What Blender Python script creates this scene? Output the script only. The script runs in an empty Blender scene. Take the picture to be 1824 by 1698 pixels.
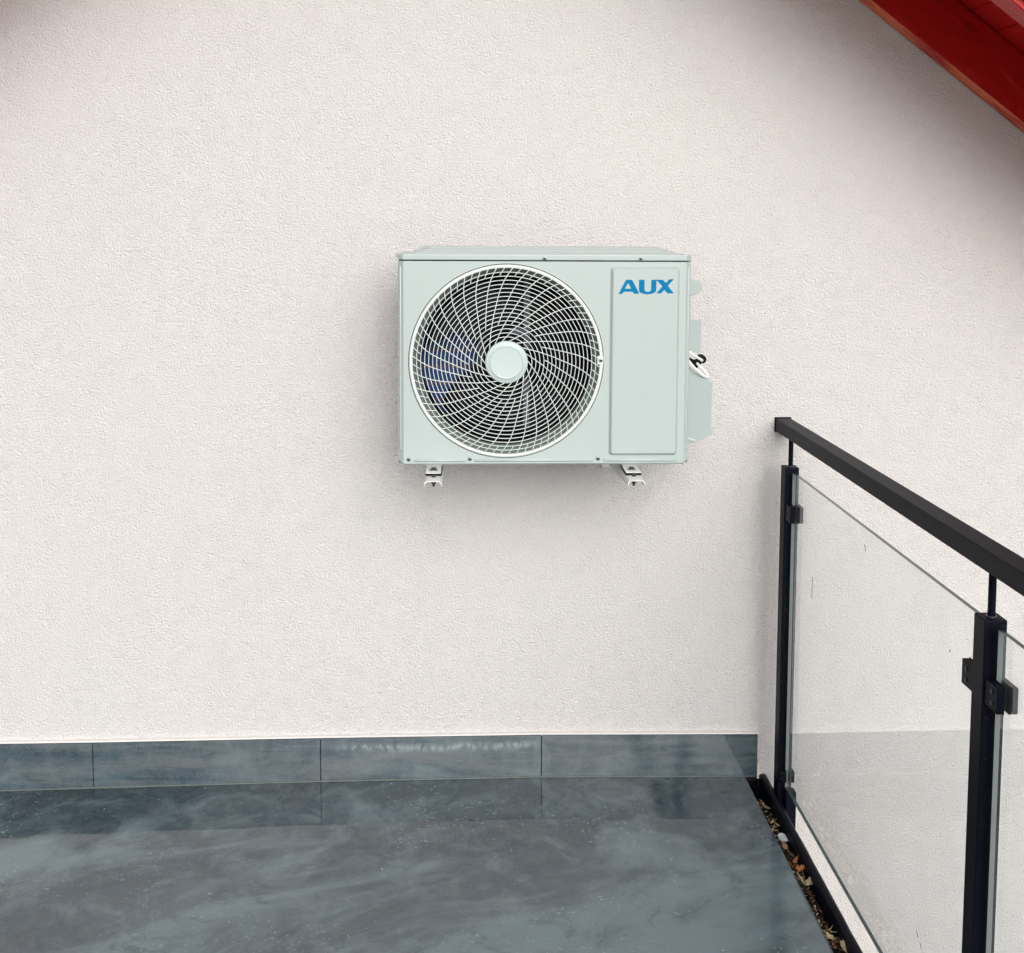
import bpy, bmesh, math, random
from mathutils import Vector, Matrix
from mathutils.geometry import tessellate_polygon
S = bpy.context.scene
C = S.collection
PI = math.pi

# ------------------------------------------------------------ camera
cam = bpy.data.cameras.new('camera'); co = bpy.data.objects.new('camera', cam); C.objects.link(co)
R = ((0.9992, 0.03991, -0.00207), (-0.03962, 0.99612, 0.07852), (0.00519, -0.07838, 0.99691))   # columns: right, forward, up
m = Matrix(((R[0][0], R[0][2], -R[0][1], 0), (R[1][0], R[1][2], -R[1][1], -2.9941), (R[2][0], R[2][2], -R[2][1], 1.5021), (0, 0, 0, 1)))
co.matrix_world = m
cam.sensor_width = 36; cam.lens = 36 * 2035.79 / 1824
cam.shift_y = -(849 - 560.6) / 1824
cam.clip_start = 0.05; cam.clip_end = 5000
S.camera = co
# ------------------------------------------------------------ light
SUN_EL, SUN_AZ = math.radians(25), math.radians(171)      # azimuth from +y towards +x: bright sky behind the camera, on its right
W = bpy.data.worlds.new('World'); S.world = W; W.use_nodes = True
nt = W.node_tree; nt.nodes.clear()
sky = nt.nodes.new('ShaderNodeTexSky'); sky.sky_type = 'NISHITA'; sky.sun_disc = False
sky.sun_elevation = SUN_EL; sky.sun_rotation = SUN_AZ; sky.air_density = 1.5; sky.dust_density = 4; sky.altitude = 200
hs = nt.nodes.new('ShaderNodeHueSaturation'); hs.inputs['Saturation'].default_value = 0.22
bg = nt.nodes.new('ShaderNodeBackground'); bg.inputs['Strength'].default_value = 0.10
wo = nt.nodes.new('ShaderNodeOutputWorld')
nt.links.new(sky.outputs[0], hs.inputs['Color']); nt.links.new(hs.outputs[0], bg.inputs['Color']); nt.links.new(bg.outputs[0], wo.inputs[0])
sl = bpy.data.lights.new('sun', 'SUN'); sl.energy = 1.35; sl.angle = math.radians(42); sl.color = (1.0, 0.985, 0.968)
so = bpy.data.objects.new('sun', sl); C.objects.link(so)
sd = Vector((math.sin(SUN_AZ) * math.cos(SUN_EL), math.cos(SUN_AZ) * math.cos(SUN_EL), math.sin(SUN_EL)))      # direction towards the sun
so.rotation_euler = sd.to_track_quat('Z', 'Y').to_euler(); so.location = (2, -6, 6)
S.view_settings.view_transform = 'Standard'; S.view_settings.look = 'None'; S.view_settings.gamma = 1; S.view_settings.exposure = 0.36
S.render.engine = 'CYCLES'
S.cycles.max_bounces = 10; S.cycles.transparent_max_bounces = 16

# ------------------------------------------------------------ materials
def hexc(r, g, b):
    f = lambda v: (v / 255 / 12.92) if v / 255 <= 0.04045 else ((v / 255 + 0.055) / 1.055) ** 2.4
    return (f(r), f(g), f(b), 1)
class Mat:
    def __init__(s, name):
        s.m = bpy.data.materials.new(name); s.m.use_nodes = True; s.t = s.m.node_tree
        s.b = s.t.nodes['Principled BSDF']; s.out = s.t.nodes['Material Output']
        s.co = s.n('ShaderNodeTexCoord').outputs['Object']
    def n(s, k, **kw):
        x = s.t.nodes.new(k)
        for a, v in kw.items(): setattr(x, a, v)
        return x
    def l(s, a, b): s.t.links.new(a, b)
    def mapping(s, sc, rot=(0, 0, 0), loc=(0, 0, 0)):
        x = s.n('ShaderNodeMapping'); s.l(s.co, x.inputs[0]); x.inputs['Scale'].default_value = sc
        x.inputs['Rotation'].default_value = rot; x.inputs['Location'].default_value = loc; return x.outputs[0]
    def rotscale(s, rot, sc, loc=(0, 0, 0)):
        a = s.n('ShaderNodeMapping'); s.l(s.co, a.inputs[0]); a.inputs['Rotation'].default_value = rot
        b = s.n('ShaderNodeMapping'); s.l(a.outputs[0], b.inputs[0]); b.inputs['Scale'].default_value = sc; b.inputs['Location'].default_value = loc
        return b.outputs[0]
    def noise(s, scale, detail=3, rough=0.5, dist=0.0, vec=None):
        x = s.n('ShaderNodeTexNoise'); s.l(vec or s.co, x.inputs['Vector'])
        x.inputs['Scale'].default_value = scale; x.inputs['Detail'].default_value = detail
        x.inputs['Roughness'].default_value = rough; x.inputs['Distortion'].default_value = dist
        return x.outputs['Fac']
    def ramp(s, f, stops):
        x = s.n('ShaderNodeValToRGB'); s.l(f, x.inputs[0]); e = x.color_ramp.elements
        while len(e) < len(stops): e.new(0.5)
        for i, (p, c) in enumerate(stops):
            e[i].position = p; e[i].color = c if isinstance(c, tuple) else (c, c, c, 1)
        return x.outputs[0]
    def mix(s, f, a, b, mode='MIX'):
        x = s.n('ShaderNodeMix'); x.data_type = 'RGBA'; x.blend_type = mode
        for sock, v in ((x.inputs[0], f), (x.inputs[6], a), (x.inputs[7], b)):
            if hasattr(v, 'is_output'): s.l(v, sock)
            else: sock.default_value = v
        return x.outputs[2]
    def math(s, op, a, b=0.0):
        x = s.n('ShaderNodeMath'); x.operation = op
        for sock, v in ((x.inputs[0], a), (x.inputs[1], b)):
            if hasattr(v, 'is_output'): s.l(v, sock)
            else: sock.default_value = v
        return x.outputs[0]
    def bump(s, h, strength, dist, normal=None):
        x = s.n('ShaderNodeBump'); s.l(h, x.inputs['Height']); x.inputs['Strength'].default_value = strength
        x.inputs['Distance'].default_value = dist
        if normal: s.l(normal, x.inputs['Normal'])
        return x.outputs[0]
    def set(s, **kw):
        for k, v in kw.items():
            sock = s.b.inputs[k.replace('_', ' ')]
            if hasattr(v, 'is_output'): s.l(v, sock)
            else: sock.default_value = v
        return s
def plain(name, col, rough=0.5, metal=0.0, var=0.06, vs=40, bump=0.0, bs=300):
    k = Mat(name); n = k.noise(vs, 4, 0.6)
    k.set(Base_Color=k.mix(n, tuple(c * (1 - var) for c in col[:3]) + (1,), tuple(min(1, c * (1 + var)) for c in col[:3]) + (1,)), Metallic=metal,
          Roughness=k.math('MULTIPLY_ADD', n, 0.12) if False else rough)
    if bump: k.set(Normal=k.bump(k.noise(bs, 3, 0.6), 0.5, bump))
    return k.m

def make_stucco():
    k = Mat('stucco')
    warp = k.n('ShaderNodeVectorMath', operation='ADD'); nz = k.n('ShaderNodeTexNoise'); k.l(k.co, nz.inputs['Vector']); nz.inputs['Scale'].default_value = 110
    scl = k.n('ShaderNodeVectorMath', operation='SCALE'); k.l(nz.outputs['Color'], scl.inputs[0]); scl.inputs['Scale'].default_value = 0.007
    k.l(k.co, warp.inputs[0]); k.l(scl.outputs[0], warp.inputs[1])
    v = k.n('ShaderNodeTexVoronoi'); k.l(warp.outputs[0], v.inputs['Vector']); v.inputs['Scale'].default_value = 225
    n1 = k.noise(380, 2, 0.5, 0.2)
    n2 = k.noise(200, 2, 0.5, 0.3)
    n3 = k.noise(28, 3, 0.5, 0.2)
    h = k.math('ADD', k.math('MULTIPLY', v.outputs['Distance'], -0.6), k.math('MULTIPLY', n1, 0.5))
    h = k.math('ADD', h, k.math('MULTIPLY', n2, 0.6))
    h = k.math('MULTIPLY', h, k.math('ADD', k.math('MULTIPLY', n3, 0.4), 0.8))
    big = k.noise(1.3, 3, 0.55)
    c = k.mix(k.ramp(big, [(0.3, 0.0), (0.7, 1.0)]), (0.722, 0.698, 0.697, 1), (0.738, 0.717, 0.708, 1))
    big2 = k.noise(2.7, 2, 0.5)
    c = k.mix(k.ramp(big2, [(0.5, 0.0), (0.75, 1.0)]), c, (0.722, 0.705, 0.706, 1))
    k.set(Base_Color=c, Roughness=0.92, Normal=k.bump(h, 1.0, 0.0054))
    k.b.inputs['Specular IOR Level'].default_value = 0.25
    return k.m
def make_floor(name, scale=1.0, seed=0.0, streak=False):
    k = Mat(name)
    base = k.mapping((1, 1, 1), loc=(seed, seed * 0.7, 0))
    if streak: base = k.mapping((1.0, 1.0, 3.4), loc=(seed, 0.3, 0.2))
    big = k.noise(1.5 * scale, 6, 0.58, 1.3, base)
    st = k.rotscale((0, 0, 0 if streak else math.radians(-24)), (0.9, 3.0, 3.2) if streak else (0.9, 2.3, 1.5), (seed + 3, 1, 0.4))
    cl = k.noise(2.1 * scale, 8, 0.6, 0.9, st)
    if not streak:      # dark skirting reflection painted into the base near the wall; cloudier beyond
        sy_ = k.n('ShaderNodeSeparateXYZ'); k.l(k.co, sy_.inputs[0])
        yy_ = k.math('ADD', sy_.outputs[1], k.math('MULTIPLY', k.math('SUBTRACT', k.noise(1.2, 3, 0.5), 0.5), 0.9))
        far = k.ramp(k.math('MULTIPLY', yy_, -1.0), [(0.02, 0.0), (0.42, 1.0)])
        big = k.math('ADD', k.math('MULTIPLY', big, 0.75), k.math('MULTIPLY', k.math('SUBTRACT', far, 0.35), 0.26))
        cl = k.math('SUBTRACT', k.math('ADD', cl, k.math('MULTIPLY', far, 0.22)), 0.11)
    fine = k.noise(22, 6, 0.7, 0.6)
    c = k.mix(k.ramp(big, [(0.34, 0.0), (0.66, 1.0)]), (0.014, 0.038, 0.058, 1), (0.062, 0.088, 0.112, 1))
    c = k.mix(k.ramp(cl, [(0.50, 0.0), (0.58, 0.45), (0.70, 1.0)] if not streak else [(0.52, 0.0), (0.72, 0.5)]), c, (0.148, 0.218, 0.25, 1))
    c = k.mix(k.ramp(cl, [(0.27, 1.0), (0.42, 0.0)]), c, (0.016, 0.032, 0.042, 1))
    c = k.mix(k.math('MULTIPLY', k.ramp(fine, [(0.42, 0.0), (0.62, 1.0)]), 0.25), c, (0.15, 0.165, 0.17, 1))
    md = k.noise(7.5, 8, 0.68, 1.2)
    c = k.mix(k.math('MULTIPLY', k.ramp(md, [(0.50, 0.0), (0.66, 1.0)]), 0.22 if streak else 0.40), c, (0.19, 0.255, 0.27, 1))
    c = k.mix(k.math('MULTIPLY', k.ramp(md, [(0.34, 1.0), (0.46, 0.0)]), 0.5), c, (0.022, 0.034, 0.038, 1))
    if streak:
        hs_ = k.noise(6.0, 7, 0.66, 0.6, k.mapping((0.5, 1, 4.5), loc=(4.1, 0, 1.3)))
        c = k.mix(k.math('MULTIPLY', k.ramp(hs_, [(0.46, 0.0), (0.64, 1.0)]), 0.55), c, (0.135, 0.145, 0.15, 1))
        c = k.mix(k.math('MULTIPLY', k.ramp(hs_, [(0.30, 1.0), (0.45, 0.0)]), 0.7), c, (0.012, 0.034, 0.048, 1))
    gn = k.noise(240, 2, 0.6)
    c = k.mix(k.math('MULTIPLY', k.ramp(gn, [(0.35, 0.0), (0.7, 1.0)]), 0.20), c, (0.17, 0.20, 0.21, 1))
    # crusty patches of dried lime, with flecks
    fl = k.noise(95, 3, 0.6, 0.3)
    pm = k.noise(3.2, 4, 0.6, 0.7, k.mapping((1, 1, 1), loc=(5.2 + seed, 2.2, 0)))
    flm = k.math('MULTIPLY', k.ramp(fl, [(0.60, 0.0), (0.68, 1.0)]), k.ramp(pm, [(0.44, 0.0), (0.58, 1.0)]))
    c = k.mix(k.math('MULTIPLY', flm, 0.0 if streak else 0.42), c, (0.32, 0.35, 0.34, 1))
    if streak:       # a wavy lime run along the upper part of one tile
        sx = k.n('ShaderNodeSeparateXYZ'); k.l(k.co, sx.inputs[0])
        wz = k.math('ADD', sx.outputs[2], k.math('MULTIPLY', k.math('SUBTRACT', k.noise(14, 4, 0.6, 0.5), 0.5), 0.035))
        band = k.ramp(k.math('ABSOLUTE', k.math('SUBTRACT', wz, 0.098)), [(0.0, 1.0), (0.014, 0.0)])
        band = k.math('MULTIPLY', band, k.ramp(k.noise(70, 4, 0.7, 0.5, k.mapping((1, 1, 0.4))), [(0.40, 0.15), (0.58, 1.0)]))
        xr_ = k.ramp(k.math('ABSOLUTE', k.math('SUBTRACT', sx.outputs[0], -0.07)), [(0.22, 1.0), (0.29, 0.0)])
        c = k.mix(k.math('MULTIPLY', k.math('MULTIPLY', band, xr_), 0.8), c, (0.25, 0.31, 0.33, 1))
    # white grit
    v = k.n('ShaderNodeTexVoronoi'); k.l(k.mapping((1, 1, 1)), v.inputs['Vector']); v.inputs['Scale'].default_value = 26
    sep = k.n('ShaderNodeSeparateColor'); k.l(v.outputs['Color'], sep.inputs[0])
    gate = k.ramp(sep.outputs[0], [(0.82, 0.0), (0.84, 1.0)])
    dot = k.ramp(v.outputs['Distance'], [(0.035, 1.0), (0.06, 0.0)])
    gd = k.math('MULTIPLY', gate, dot)
    c = k.mix(k.math('MULTIPLY', gd, 0.0 if streak else 1.0), c, (0.62, 0.65, 0.64, 1))
    v2 = k.n('ShaderNodeTexVoronoi'); k.l(k.mapping((1, 1, 1), loc=(0.31, 0.17, 0)), v2.inputs['Vector']); v2.inputs['Scale'].default_value = 44
    sp2 = k.n('ShaderNodeSeparateColor'); k.l(v2.outputs['Color'], sp2.inputs[0])
    d2 = k.math('MULTIPLY', k.ramp(sp2.outputs[1], [(0.86, 0.0), (0.88, 1.0)]), k.ramp(v2.outputs['Distance'], [(0.05, 1.0), (0.09, 0.0)]))
    c = k.mix(k.math('MULTIPLY', d2, 0.15 if streak else 0.6), c, (0.34, 0.37, 0.37, 1))
    r = k.math('ADD', k.math('MULTIPLY', k.ramp(cl, [(0.4, 0.0), (0.75, 1.0)]), 0.10), 0.055)
    r = k.math('ADD', r, k.math('MULTIPLY', flm, 0.3))
    k.set(Base_Color=c, Roughness=r, Normal=k.bump(k.noise(16, 3, 0.5), 0.05, 0.004))
    k.b.inputs['IOR'].default_value = 1.6
    return k.m
def make_redwood(name, patchy):
    k = Mat(name)
    along = k.rotscale((0, math.radians(-36.87), 0), (3, 26, 30))
    g = k.noise(5, 6, 0.65, 0.8, along)
    g2 = k.noise(2.0, 5, 0.6, 0.8, k.rotscale((0, math.radians(-36.87), 0), (2.6, 12, 12), (0.35, 0, 0)))
    c = k.mix(k.ramp(g, [(0.3, 0.0), (0.7, 1.0)]), (0.34, 0.001, 0.002, 1), (0.56, 0.005, 0.005, 1))
    lo, hi = ((0.40, 0.52) if patchy else (0.60, 0.76))
    c = k.mix(k.math('MULTIPLY', k.ramp(g2, [(lo, 0.0), (hi, 1.0)]), 0.9 if patchy else 0.5), c, (0.78, 0.17, 0.055, 1) if patchy else (0.70, 0.05, 0.045, 1))
    sp = k.noise(140, 3, 0.6)
    c = k.mix(k.math('MULTIPLY', k.ramp(sp, [(0.62, 0.0), (0.72, 1.0)]), 0.3), c, (0.72, 0.12, 0.12, 1))
    kn = k.n('ShaderNodeTexVoronoi'); k.l(k.rotscale((0, math.radians(-36.87), 0), (0.55, 1, 1.2), (0.13, 0, 0.2)), kn.inputs['Vector']); kn.inputs['Scale'].default_value = 4.5
    c = k.mix(k.math('MULTIPLY', k.ramp(kn.outputs['Distance'], [(0.03, 1.0), (0.10, 0.0)]), 0.75), c, (0.12, 0.001, 0.001, 1))
    k.set(Base_Color=c, Roughness=0.42, Normal=k.bump(g, 0.25, 0.002))
    return k.m
def make_pane_mat():
    k = Mat('clear_glass'); t = k.t
    tr = k.n('ShaderNodeBsdfTransparent'); gl = k.n('ShaderNodeBsdfGlossy'); gl.inputs['Roughness'].default_value = 0.0
    fr = k.n('ShaderNodeFresnel'); geo = k.n('ShaderNodeNewGeometry'); k.l(k.math('ADD', k.math('MULTIPLY', geo.outputs['Backfacing'], 1 / 1.45 - 1.45), 1.45), fr.inputs['IOR'])
    dirt = k.noise(3.0, 5, 0.6, 0.5)
    spot = k.noise(55, 2, 0.5)
    c = k.mix(k.math('MULTIPLY', k.ramp(dirt, [(0.5, 0.0), (0.8, 1.0)]), 0.10), (0.990, 1.0, 1.0, 1), (0.91, 0.935, 0.92, 1))
    k.l(c, tr.inputs['Color']); gl.inputs['Color'].default_value = (1, 1, 1, 1)
    mx = k.n('ShaderNodeMixShader'); k.l(fr.outputs[0], mx.inputs[0]); k.l(tr.outputs[0], mx.inputs[1]); k.l(gl.outputs[0], mx.inputs[2])
    df = k.n('ShaderNodeBsdfDiffuse'); df.inputs['Color'].default_value = (0.6, 0.66, 0.63, 1)
    m2 = k.n('ShaderNodeMixShader'); k.l(k.math('ADD', k.math('MULTIPLY', k.ramp(dirt, [(0.45, 0.0), (0.8, 1.0)]), 0.05), 0.015), m2.inputs[0])
    k.l(mx.outputs[0], m2.inputs[1]); k.l(df.outputs[0], m2.inputs[2])
    k.l(m2.outputs[0], k.out.inputs[0])
    return k.m

M = {}
M['stucco'] = make_stucco()
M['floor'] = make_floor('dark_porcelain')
M['tile'] = make_floor('dark_porcelain_skirting', 1.6, 2.0, True)
M['wood'] = make_redwood('red_stained_wood', False)
M['wood_patchy'] = make_redwood('orange_patched_red_wood', True)  # same red wood with larger orange patches
M['pane'] = make_pane_mat()
M['glass_edge'] = plain('glass_edge', (0.045, 0.085, 0.085, 1), 0.12)
M['glass_end'] = plain('glass_end', (0.27, 0.30, 0.298, 1), 0.15)
M['bead'] = plain('plaster_bead', (0.78, 0.75, 0.73, 1), 0.7, bump=0.0006, bs=120)
M['grout'] = plain('grout', (0.12, 0.145, 0.14, 1), 0.7, var=0.3, vs=30)
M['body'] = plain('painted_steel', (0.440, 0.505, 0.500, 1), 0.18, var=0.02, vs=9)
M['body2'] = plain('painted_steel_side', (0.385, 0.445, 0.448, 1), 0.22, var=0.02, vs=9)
M['plastic'] = plain('white_plastic', (0.68, 0.73, 0.715, 1), 0.34, var=0.02, vs=20)
M['collar'] = plain('collar_steel', (0.20, 0.25, 0.23, 1), 0.45, var=0.1, vs=30)
M['dark'] = plain('dark_interior', (0.012, 0.012, 0.014, 1), 0.7)
M['fan'] = plain('fan_plastic', (0.006, 0.006, 0.012, 1), 0.5)
M['strut'] = plain('strut_steel', (0.07, 0.09, 0.13, 1), 0.5); M['logo'] = plain('logo_blue', (0.0, 0.175, 0.37, 1), 0.6, var=0.03); M['logo'].node_tree.nodes['Principled BSDF'].inputs['Specular IOR Level'].default_value = 0.1
M['cap'] = plain('cap_plastic', (0.48, 0.565, 0.555, 1), 0.35, var=0.02)
M['cable'] = plain('white_cable', (0.82, 0.83, 0.82, 1), 0.4)
M['rubber'] = plain('black_rubber', (0.008, 0.008, 0.012, 1), 0.6)
M['zinc'] = plain('zinc_plated', (0.26, 0.29, 0.31, 1), 0.32, 0.85, var=0.2, vs=400)
M['bracket'] = plain('white_powder_coat', (0.80, 0.80, 0.78, 1), 0.4, var=0.05)
M['bolt'] = plain('dark_bolt', (0.03, 0.05, 0.06, 1), 0.4, 0.6)
for q_ in ('fan', 'dark', 'rubber'): M[q_].node_tree.nodes['Principled BSDF'].inputs['Specular IOR Level'].default_value = 0.15
k = Mat('anthracite_coat'); n = k.noise(14, 5, 0.7, 0.4); n2 = k.noise(420, 2, 0.5)
cc = k.mix(k.ramp(n, [(0.35, 0.0), (0.75, 1.0)]), (0.0022, 0.003, 0.009, 1), (0.005, 0.006, 0.013, 1))
dust = k.noise(60, 5, 0.75, 0.8)
cc = k.mix(k.math('MULTIPLY', k.ramp(dust, [(0.60, 0.0), (0.74, 1.0)]), 0.22), cc, (0.10, 0.11, 0.13, 1))
k.set(Base_Color=cc, Roughness=0.45, Normal=k.bump(n2, 0.25, 0.0004)); k.b.inputs['Specular IOR Level'].default_value = 0.1; M['black'] = k.m
k = Mat('coil_fins'); wv = k.n('ShaderNodeTexWave'); k.l(k.co, wv.inputs['Vector']); wv.inputs['Scale'].default_value = 90; wv.bands_direction = 'X'
wz = k.n('ShaderNodeTexWave'); k.l(k.co, wz.inputs['Vector']); wz.inputs['Scale'].default_value = 7.5; wz.bands_direction = 'Z'
cc = k.mix(wv.outputs['Fac'], (0.003, 0.030, 0.13, 1), (0.006, 0.062, 0.25, 1))
cc = k.mix(k.math('MULTIPLY', k.ramp(wz.outputs['Fac'], [(0.75, 0.0), (0.95, 1.0)]), 0.6), cc, (0.10, 0.06, 0.05, 1))
k.set(Base_Color=cc, Roughness=0.5, Metallic=0.2); M['coil'] = k.m
M['ground'] = plain('pale_gravel', (0.34, 0.33, 0.30, 1), 0.9, var=0.4, vs=2.5)
M['membrane'] = plain('wet_black_channel', (0.004, 0.004, 0.005, 1), 0.25, var=0.2)
k = Mat('wet_litter'); n = k.noise(55, 5, 0.7, 0.6)
cc = k.ramp(n, [(0.35, (0.003, 0.003, 0.004, 1)), (0.55, (0.012, 0.011, 0.010, 1)), (0.66, (0.05, 0.035, 0.02, 1)), (0.78, (0.16, 0.12, 0.07, 1))])
k.set(Base_Color=cc, Roughness=0.12, Normal=k.bump(n, 0.8, 0.006)); M['litter'] = k.m
def leafm(name, a, b, rough=0.35):
    k = Mat(name); n = k.noise(90, 4, 0.6, 0.5); k.set(Base_Color=k.mix(k.ramp(n, [(0.35, 0.0), (0.65, 1.0)]), a, b), Roughness=rough); return k.m
M['leaf_cream'] = leafm('cream_leaf', (0.50, 0.40, 0.20, 1), (0.72, 0.64, 0.42, 1))
M['leaf_gold'] = leafm('gold_leaf', (0.42, 0.27, 0.08, 1), (0.62, 0.46, 0.20, 1))
M['leaf_rust'] = leafm('rust_leaf', (0.24, 0.06, 0.012, 1), (0.55, 0.20, 0.05, 1))
M['leaf_brown'] = leafm('brown_leaf', (0.05, 0.022, 0.012, 1), (0.16, 0.08, 0.045, 1))
M['leaf_pink'] = leafm('pinkish_leaf', (0.30, 0.15, 0.10, 1), (0.48, 0.30, 0.22, 1))
M['chip'] = leafm('pale_chip', (0.42, 0.52, 0.56, 1), (0.72, 0.78, 0.80, 1), 0.2)
M['roof_top'] = plain('roof_covering', (0.09, 0.03, 0.025, 1), 0.7)

# ------------------------------------------------------------ mesh helpers
def finish(bm, name, mat, parent=None, smooth=False, bevel=0.0, mats=None, seg=2):
    me = bpy.data.meshes.new(name)
    bmesh.ops.recalc_face_normals(bm, faces=bm.faces[:])
    if smooth:
        for f in bm.faces: f.smooth = True
    bm.to_mesh(me); bm.free()
    for x in (mats or [mat]): me.materials.append(x)
    o = bpy.data.objects.new(name, me); C.objects.link(o)
    if bevel:
        b = o.modifiers.new('bevel', 'BEVEL'); b.width = bevel; b.segments = seg; b.limit_method = 'ANGLE'; b.angle_limit = math.radians(40)
        b.harden_normals = False
    if parent: o.parent = parent; o.matrix_parent_inverse = Matrix.Translation(-parent.location)
    return o
def tag(o, label=None, cat=None, group=None, kind=None):
    for k_, v in (('label', label), ('category', cat), ('group', group), ('kind', kind)):
        if v: o[k_] = v
    return o
def empty(name, loc, label, cat, group=None):
    o = bpy.data.objects.new(name, None); C.objects.link(o); o.location = loc; o.empty_display_size = 0.1
    return tag(o, label, cat, group)
def box(bm, x0, x1, y0, y1, z0, z1):
    vs = [bm.verts.new(p) for p in ((x0, y0, z0), (x1, y0, z0), (x1, y1, z0), (x0, y1, z0), (x0, y0, z1), (x1, y0, z1), (x1, y1, z1), (x0, y1, z1))]
    return [bm.faces.new([vs[i] for i in q]) for q in ((0, 3, 2, 1), (4, 5, 6, 7), (0, 1, 5, 4), (1, 2, 6, 5), (2, 3, 7, 6), (3, 0, 4, 7))]
def prism(bm, pts, axis, a, b):
    """extrude a 2d outline (may be concave) between a and b along the axis; pts are the other two coords"""
    def P(p, v):
        return {0: (v, p[0], p[1]), 1: (p[0], v, p[1]), 2: (p[0], p[1], v)}[axis]
    A = [bm.verts.new(P(p, a)) for p in pts]; B = [bm.verts.new(P(p, b)) for p in pts]
    for t in tessellate_polygon([[Vector((p[0], p[1], 0)) for p in pts]]):
        bm.faces.new([A[i] for i in t]); bm.faces.new([B[i] for i in reversed(t)])
    n_ = len(pts)
    return [bm.faces.new((A[i], A[(i + 1) % n_], B[(i + 1) % n_], B[i])) for i in range(n_)]
def tube(bm, pts, r, seg=8, closed=False, sy=1.0, cap=True):
    """tube along points; sy widens it along world y"""
    pts = [Vector(p) for p in pts]; rings = []; n_ = len(pts)
    for i, p in enumerate(pts):
        if closed: d = pts[(i + 1) % n_] - pts[i - 1]
        else: d = pts[min(i + 1, n_ - 1)] - pts[max(i - 1, 0)]
        d.normalize()
        a = Vector((0, 1, 0)) if abs(d.y) < 0.9 else Vector((1, 0, 0))
        u = (a - d * a.dot(d)).normalized(); v = d.cross(u)
        rr = r[i] if isinstance(r, (list, tuple)) else r
        rings.append([bm.verts.new(p + u * math.cos(2 * PI * k / seg) * rr * sy + v * math.sin(2 * PI * k / seg) * rr) for k in range(seg)])
    for i in range(n_ if closed else n_ - 1):
        A, B = rings[i], rings[(i + 1) % n_]
        for k in range(seg): bm.faces.new((A[k], A[(k + 1) % seg], B[(k + 1) % seg], B[k]))
    if cap and not closed: bm.faces.new(rings[0][::-1]); bm.faces.new(rings[-1])
def lathe(bm, prof, c, axis=1, seg=32, close_end=True):
    """profile of (radius, along axis) points around the axis through c"""
    c = Vector(c); rings = []
    for r, h in prof:
        row = []
        for k in range(seg):
            a = 2 * PI * k / seg; ca, sa = r * math.cos(a), r * math.sin(a)
            row.append(bm.verts.new(c + Vector({0: (h, ca, sa), 1: (ca, h, sa), 2: (ca, sa, h)}[axis])))
        rings.append(row)
    for A, B in zip(rings, rings[1:]):
        for k in range(seg): bm.faces.new((A[k], A[(k + 1) % seg], B[(k + 1) % seg], B[k]))
    if close_end:
        for row in (rings[0], rings[-1]):
            if (row[0].co - row[seg // 2].co).length > 1e-6: bm.faces.new(row)
def cyl(bm, c, r, h0, h1, axis=1, seg=20): lathe(bm, [(r, h0), (r, h1)], c, axis, seg)

# ------------------------------------------------------------ setting
bm = bmesh.new()
g = 400
bm.faces.new([bm.verts.new(p) for p in ((-g, -g, -3.0), (g, -g, -3.0), (g, g, -3.0), (-g, g, -3.0))])
tag(finish(bm, 'ground', M['ground']), kind='structure')

# terrace floor: a sheet that falls slightly along the wall, on a slab
bm = bmesh.new()
prof = [(-3.2, -0.012), (-1.237, -0.0069), (-0.993, -0.0028), (-0.389, 0.0065), (0.205, 0.0105), (0.7625, 0.0035)]
def fz(x):
    for (a, za), (b, zb) in zip(prof, prof[1:]):
        if x <= b: return za + (zb - za) * (x - a) / (b - a)
    return prof[-1][1]
xs = [-3.2, -2.6, -2.0, -1.6, -1.237, -0.993, -0.7, -0.389, -0.1, 0.205, 0.4, 0.6, 0.7625]
ys = [0.0, -0.15, -0.3, -0.6, -1.0, -2.0, -5.0]
grid = [[bm.verts.new((x, y, fz(x) * max(0, 1 + y / 0.6))) for x in xs] for y in ys]
for i in range(len(ys) - 1):
    for j in range(len(xs) - 1): bm.faces.new((grid[i][j], grid[i + 1][j], grid[i + 1][j + 1], grid[i][j + 1]))
low = [bm.verts.new((v.co.x, v.co.y, -0.02)) for v in (grid[i][-1] for i in range(len(ys)))]
for i in range(len(ys) - 1): bm.faces.new((grid[i][-1], grid[i + 1][-1], low[i + 1], low[i]))
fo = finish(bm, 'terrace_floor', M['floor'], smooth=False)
tag(fo, kind='structure')
bm = bmesh.new(); box(bm, -3.2, 0.7615, -5.0, -0.001, -0.26, -0.03); box(bm, 0.7625, 0.8225, -5.0, -0.001, -0.26, -0.0725)
tag(finish(bm, 'terrace_slab', M['bead']), kind='structure')

# gable wall
AX, AZ, SL = -0.12, 2.0907 + 0.75 * (1.0157 + 0.12), 0.75
def zb(x): return AZ - SL * abs(x - AX)
bm = bmesh.new()
TOP = 0.165
prism(bm, [(-3.0, -3.0), (2.55, -3.0), (2.55, zb(2.55) + TOP), (AX, AZ + TOP), (-3.0, zb(-3.0) + TOP)], 1, 0.0, 0.3)
wall = empty('house_wall', (0, 0, -3), 'tall rough cream-pink stuccoed gable wall filling the background behind the air conditioner', 'wall')
finish(bm, 'rendered_wall', M['stucco'], wall)
bm = bmesh.new()
zt = [(-3.0, 0.121), (-0.991, 0.1235), (-0.388, 0.128), (0.206, 0.1295), (0.7985, 0.1235)]
for (a, za), (b, zc) in zip(zt, zt[1:]):
    q = [(a, za), (b, zc), (b, zc + 0.0045), (a, za + 0.0045)]
    A = [bm.verts.new((p[0], -0.0115, p[1])) for p in q]; B = [bm.verts.new((p[0], -0.0002, p[1])) for p in q]
    bm.faces.new(A); bm.faces.new(B[::-1])
    for i in range(4): bm.faces.new((A[i], A[(i + 1) % 4], B[(i + 1) % 4], B[i]))
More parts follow.
